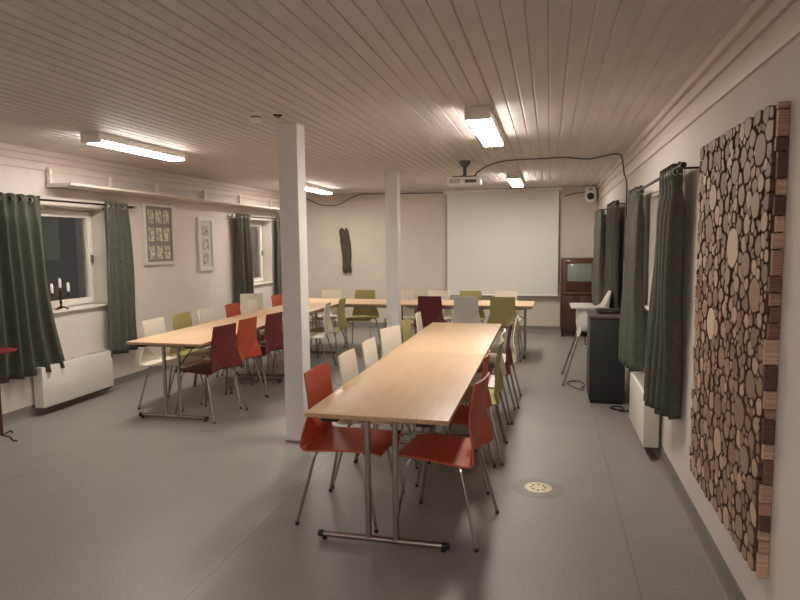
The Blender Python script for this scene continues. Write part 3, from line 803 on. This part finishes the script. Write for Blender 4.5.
# ------------------------------------------------------------------ wood-slice wall panel
PY0, PY1, PZ0, PZ1 = 2.43, 3.56, .325, 2.08
t = thing('wood_slice_panel', 'tall wall panel of sawn wood slices on the right wall', 'wall art', (XR, PY0, PZ0), 0)
PW, PH = PY1-PY0, PZ1-PZ0
boxobj('backing_board', (-.014, .028, .004), (-.002, PW-.004, PH-.004), M['back'], t, .001)
rs = random.Random(4)
sites = []
big = [(.475, PH-.52, .088, 1), (.80, .86, .082, 1)]
BL = .026                                           # strip of squared blocks along the near edge
def free(x, y, r): return all((x-a)**2+(y-b)**2 > (.93*(r+c))**2 for a, b, c, _ in sites)
for b in big: sites.append(b)
for r0, r1, n in ((.056, .072, 9), (.042, .054, 36), (.032, .041, 110), (.023, .031, 300), (.016, .022, 520), (.010, .015, 600)):
    for _ in range(n*14):
        r = rs.uniform(r0, r1); x = rs.uniform(BL+r*.75, PW-r*.6); y = rs.uniform(r*.6, PH-r*.6)
        if free(x, y, r): sites.append((x, y, r, 0))
        if sum(1 for s in sites if r0 <= s[2] <= r1) >= n: break
def clip(poly, nx, ny, d):
    out = []
    for i, p in enumerate(poly):
        q = poly[(i+1) % len(poly)]; a = p[0]*nx+p[1]*ny-d; b = q[0]*nx+q[1]*ny-d
        if a <= 0: out.append(p)
        if a*b < 0: u = a/(a-b); out.append((p[0]+(q[0]-p[0])*u, p[1]+(q[1]-p[1])*u))
    return out
cells = []
for i, (x, y, r, lt) in enumerate(sites):
    R = r*1.32
    poly = [(x+R*math.cos(2*PI*k/14), y+R*math.sin(2*PI*k/14)) for k in range(14)]
    poly = clip(poly, 1, 0, PW-.004); poly = clip(poly, -1, 0, -BL-.004); poly = clip(poly, 0, 1, PH-.003); poly = clip(poly, 0, -1, -.003)
    for j, (a, b, c, _) in enumerate(sites):
        if j == i: continue
        dx, dy = a-x, b-y; D2 = dx*dx+dy*dy
        if D2 > (.32)**2: continue
        D = math.sqrt(D2); k = (D2+r*r-c*c)/(2*D)
        poly = clip(poly, dx/D, dy/D, x*dx/D+y*dy/D+k-.0019)
        if len(poly) < 3: break
    if len(poly) < 3: continue
    for _ in range(2):
        poly = [q for p, n in zip(poly, poly[1:]+poly[:1]) for q in ((p[0]*.78+n[0]*.22, p[1]*.78+n[1]*.22), (p[0]*.22+n[0]*.78, p[1]*.22+n[1]*.78))]
    ar = abs(sum(p[0]*q[1]-q[0]*p[1] for p, q in zip(poly, poly[1:]+poly[:1])))/2
    if ar < 1e-4: continue
    cells.append((ar, poly, (x, y), lt))
# squared blocks along the near edge
yy = .004
while yy < PH-.02:
    h = min(rs.choice((.035, .05, .07, .095, .06)), PH-.004-yy); wv = BL-.004
    q = .001; pl = [(q, yy+.004), (q+.003, yy), (wv-.003, yy), (wv, yy+.004), (wv, yy+h-.008), (wv-.003, yy+h-.004), (q+.003, yy+h-.004), (q, yy+h-.008)]
    if h > .02: cells.append((wv*h, pl, (q+rs.uniform(0, .05), yy+h*rs.uniform(.2, .8)), 2))
    yy += h
cells.sort(key=lambda c: -c[0])
TINT = [(190, 158, 132), (172, 138, 112), (158, 126, 104), (200, 170, 144), (180, 146, 118), (146, 114, 94), (168, 140, 120), (208, 178, 150)]
def slice_bm(bm, L1, L2, poly, ctr, lt):
    c = (222, 200, 172) if lt == 1 else TINT[rs.randrange(len(TINT))]
    if lt == 2: c = ((170, 130, 108), (130, 92, 74), (196, 160, 134), (100, 68, 56))[rs.randrange(4)]
    k = rs.uniform(.88, 1.1); col = tuple(min(1, v*k) for v in lin(c)[:3])+(1,)
    h = .026+rs.uniform(.012, .022)-(rs.uniform(0, .012) if lt == 2 else 0)
    n = len(poly)
    A = [bm.verts.new((-.002 if lt == 2 else -.0135, u, v)) for u, v in poly]; B = [bm.verts.new((-h, u, v)) for u, v in poly]
    fs = []; I = []
    if lt == 2: fs.append(bm.faces.new(B))
    else:
        cx = sum(p[0] for p in poly)/n; cy_ = sum(p[1] for p in poly)/n; rr = math.sqrt(sum((p[0]-cx)**2+(p[1]-cy_)**2 for p in poly)/n); k2 = 1-.0036/max(rr, .009)
        I = [bm.verts.new((-h-.0003, cx+(u-cx)*k2, cy_+(v-cy_)*k2)) for u, v in poly]
        fs.append(bm.faces.new(I))
        for i in range(n):
            g = bm.faces.new((B[i], I[i], I[(i+1) % n], B[(i+1) % n])); g.material_index = 1; fs.append(g)
    for i in range(n):
        g = bm.faces.new((A[i], B[i], B[(i+1) % n], A[(i+1) % n])); g.material_index = 0 if lt == 2 else 1; fs.append(g)
    for g in fs:
        for lp in g.loops:
            lp[L1] = col
    for v in B+A+I: v[L2] = Vector((0, v.co.y-ctr[0], v.co.z-ctr[1]))
def new_slice_bm():
    bm = bmesh.new(); return bm, bm.loops.layers.float_color.new('tint'), bm.verts.layers.float_vector.new('ring')
for (ar, poly, ctr, lt) in cells[:100]:
    bm, L1, L2 = new_slice_bm(); slice_bm(bm, L1, L2, poly, ctr, lt); obj('wood_slice', bm, [M['slice'], M['bark']], t)
bm, L1, L2 = new_slice_bm()
for (ar, poly, ctr, lt) in cells[100:]: slice_bm(bm, L1, L2, poly, ctr, lt)
o = obj('small_wood_slices', bm, [M['slice'], M['bark']], t); o['kind'] = 'stuff'

# ------------------------------------------------------------------ small ceiling fittings, drain
t = thing('smoke_detector', 'round white smoke detector on the ceiling near the front column', 'smoke detector', (-2.03, 4.05, ZC), 0)
bm = bmesh.new(); add_lathe(bm, [(.052, 0), (.052, -.022), (.048, -.024)], (0, 0, 0), 'Z', 24); obj('base', bm, M['plastic'], t)
bm = bmesh.new(); add_lathe(bm, [(.040, -.024), (.040, -.036)], (0, 0, 0), 'Z', 20); obj('sensor_ring', bm, M['cabtop'], t)
bm = bmesh.new(); add_lathe(bm, [(.050, -.036), (.050, -.048), (.038, -.06), (.01, -.064)], (0, 0, 0), 'Z', 24); obj('cover', bm, M['plastic'], t)
t = thing('ceiling_bracket', 'small black fitting on the ceiling beside the front column', 'ceiling fitting', (-1.90, 4.13, ZC), .5)
bm = bmesh.new(); add_box(bm, (-.03, -.012, -.012), (.03, .012, 0), .003); obj('plate', bm, M['black'], t)
bm = bmesh.new(); add_tube(bm, [(-.012, 0, -.012), (-.012, 0, -.02), (.012, 0, -.02), (.012, 0, -.012)], .003, 6, .005); obj('loop', bm, M['black'], t)
t = thing('floor_drain', 'round pale metal floor drain right of the centre table', 'floor drain', (-.05, 3.92, 0), 0)
bm = bmesh.new(); add_lathe(bm, [(.16, 0), (.155, .0015), (.10, .002)], (0, 0, 0), 'Z', 36); obj('collar', bm, M['dish'], t)
bm = bmesh.new(); add_lathe(bm, [(.088, .0015), (.086, .006), (.076, .0065), (.074, .004)], (0, 0, 0), 'Z', 30); obj('rim', bm, M['drain'], t)
bm = bmesh.new(); add_lathe(bm, [(.073, .0018), (.073, .0055), (.01, .0065)], (0, 0, 0), 'Z', 30)
obj('grate', bm, M['drain'], t)
bm = bmesh.new()
for k in range(8):
    a = 2*PI*k/8; add_lathe(bm, [(.009, .0058), (.009, .0072)], (.045*math.cos(a), .045*math.sin(a), 0), 'Z', 10)
obj('drain_holes', bm, M['cabtop'], t)

# ------------------------------------------------------------------ red-topped stand at the left edge
t = thing('pedestal_stand', 'dark red rounded top on a thin brown post at the left edge', 'stand', (-4.42, 4.02, 0), 0)
bm = bmesh.new(); add_lathe(bm, [(.02, .722), (.125, .727), (.148, .736), (.150, .746), (.138, .752), (.02, .754)], (0, 0, 0), 'Z', 36); obj('top', bm, M['redtop'], t)
bm = bmesh.new(); add_tube(bm, [(0, 0, .03), (0, 0, .72)], .014, 12); obj('post', bm, M['brownpost'], t)
for k in range(3):
    a = 2*PI*k/3-.25; c, s = math.cos(a), math.sin(a); bm = bmesh.new()
    add_tube(bm, [(0, 0, .05), (.02*c, .02*s, .03), (.12*c, .12*s, .035), (.15*c, .15*s, .006), (.18*c-.02*s, .18*s+.02*c, .006)], .006, 8, .02); obj('foot', bm, M['rod'], t)

# ------------------------------------------------------------------ world (night outside), camera
w = bpy.data.worlds.new('night'); bpy.context.scene.world = w; w.use_nodes = True
w.node_tree.nodes['Background'].inputs['Color'].default_value = (.014, .0125, .0115, 1); w.node_tree.nodes['Background'].inputs['Strength'].default_value = 1.0

f, yaw, pit, roll = 608.5012, .2403, .0935, -.0107
cy, sy, cp, sp = math.cos(yaw), math.sin(yaw), math.cos(pit), math.sin(pit)
fw = Vector((-sy*cp, cy*cp, -sp)); rt = Vector((cy, sy, 0)); up = rt.cross(fw)
r2 = rt*math.cos(roll)+up*math.sin(roll); u2 = up*math.cos(roll)-rt*math.sin(roll)
cam = bpy.data.objects.new('camera', bpy.data.cameras.new('camera')); C.objects.link(cam)
cam.data.sensor_fit = 'HORIZONTAL'; cam.data.sensor_width = 36; cam.data.lens = 36*f/800
cam.data.clip_start = .05; cam.data.clip_end = 60
cam.matrix_world = Matrix(((r2.x, u2.x, -fw.x, 0), (r2.y, u2.y, -fw.y, 0), (r2.z, u2.z, -fw.z, CAM_H), (0, 0, 0, 1)))
bpy.context.scene.camera = cam
vs = bpy.context.scene.view_settings
vs.view_transform = 'Standard'; vs.look = 'None'; vs.gamma = 1.0; vs.use_curve_mapping = False; vs.exposure = 1.88
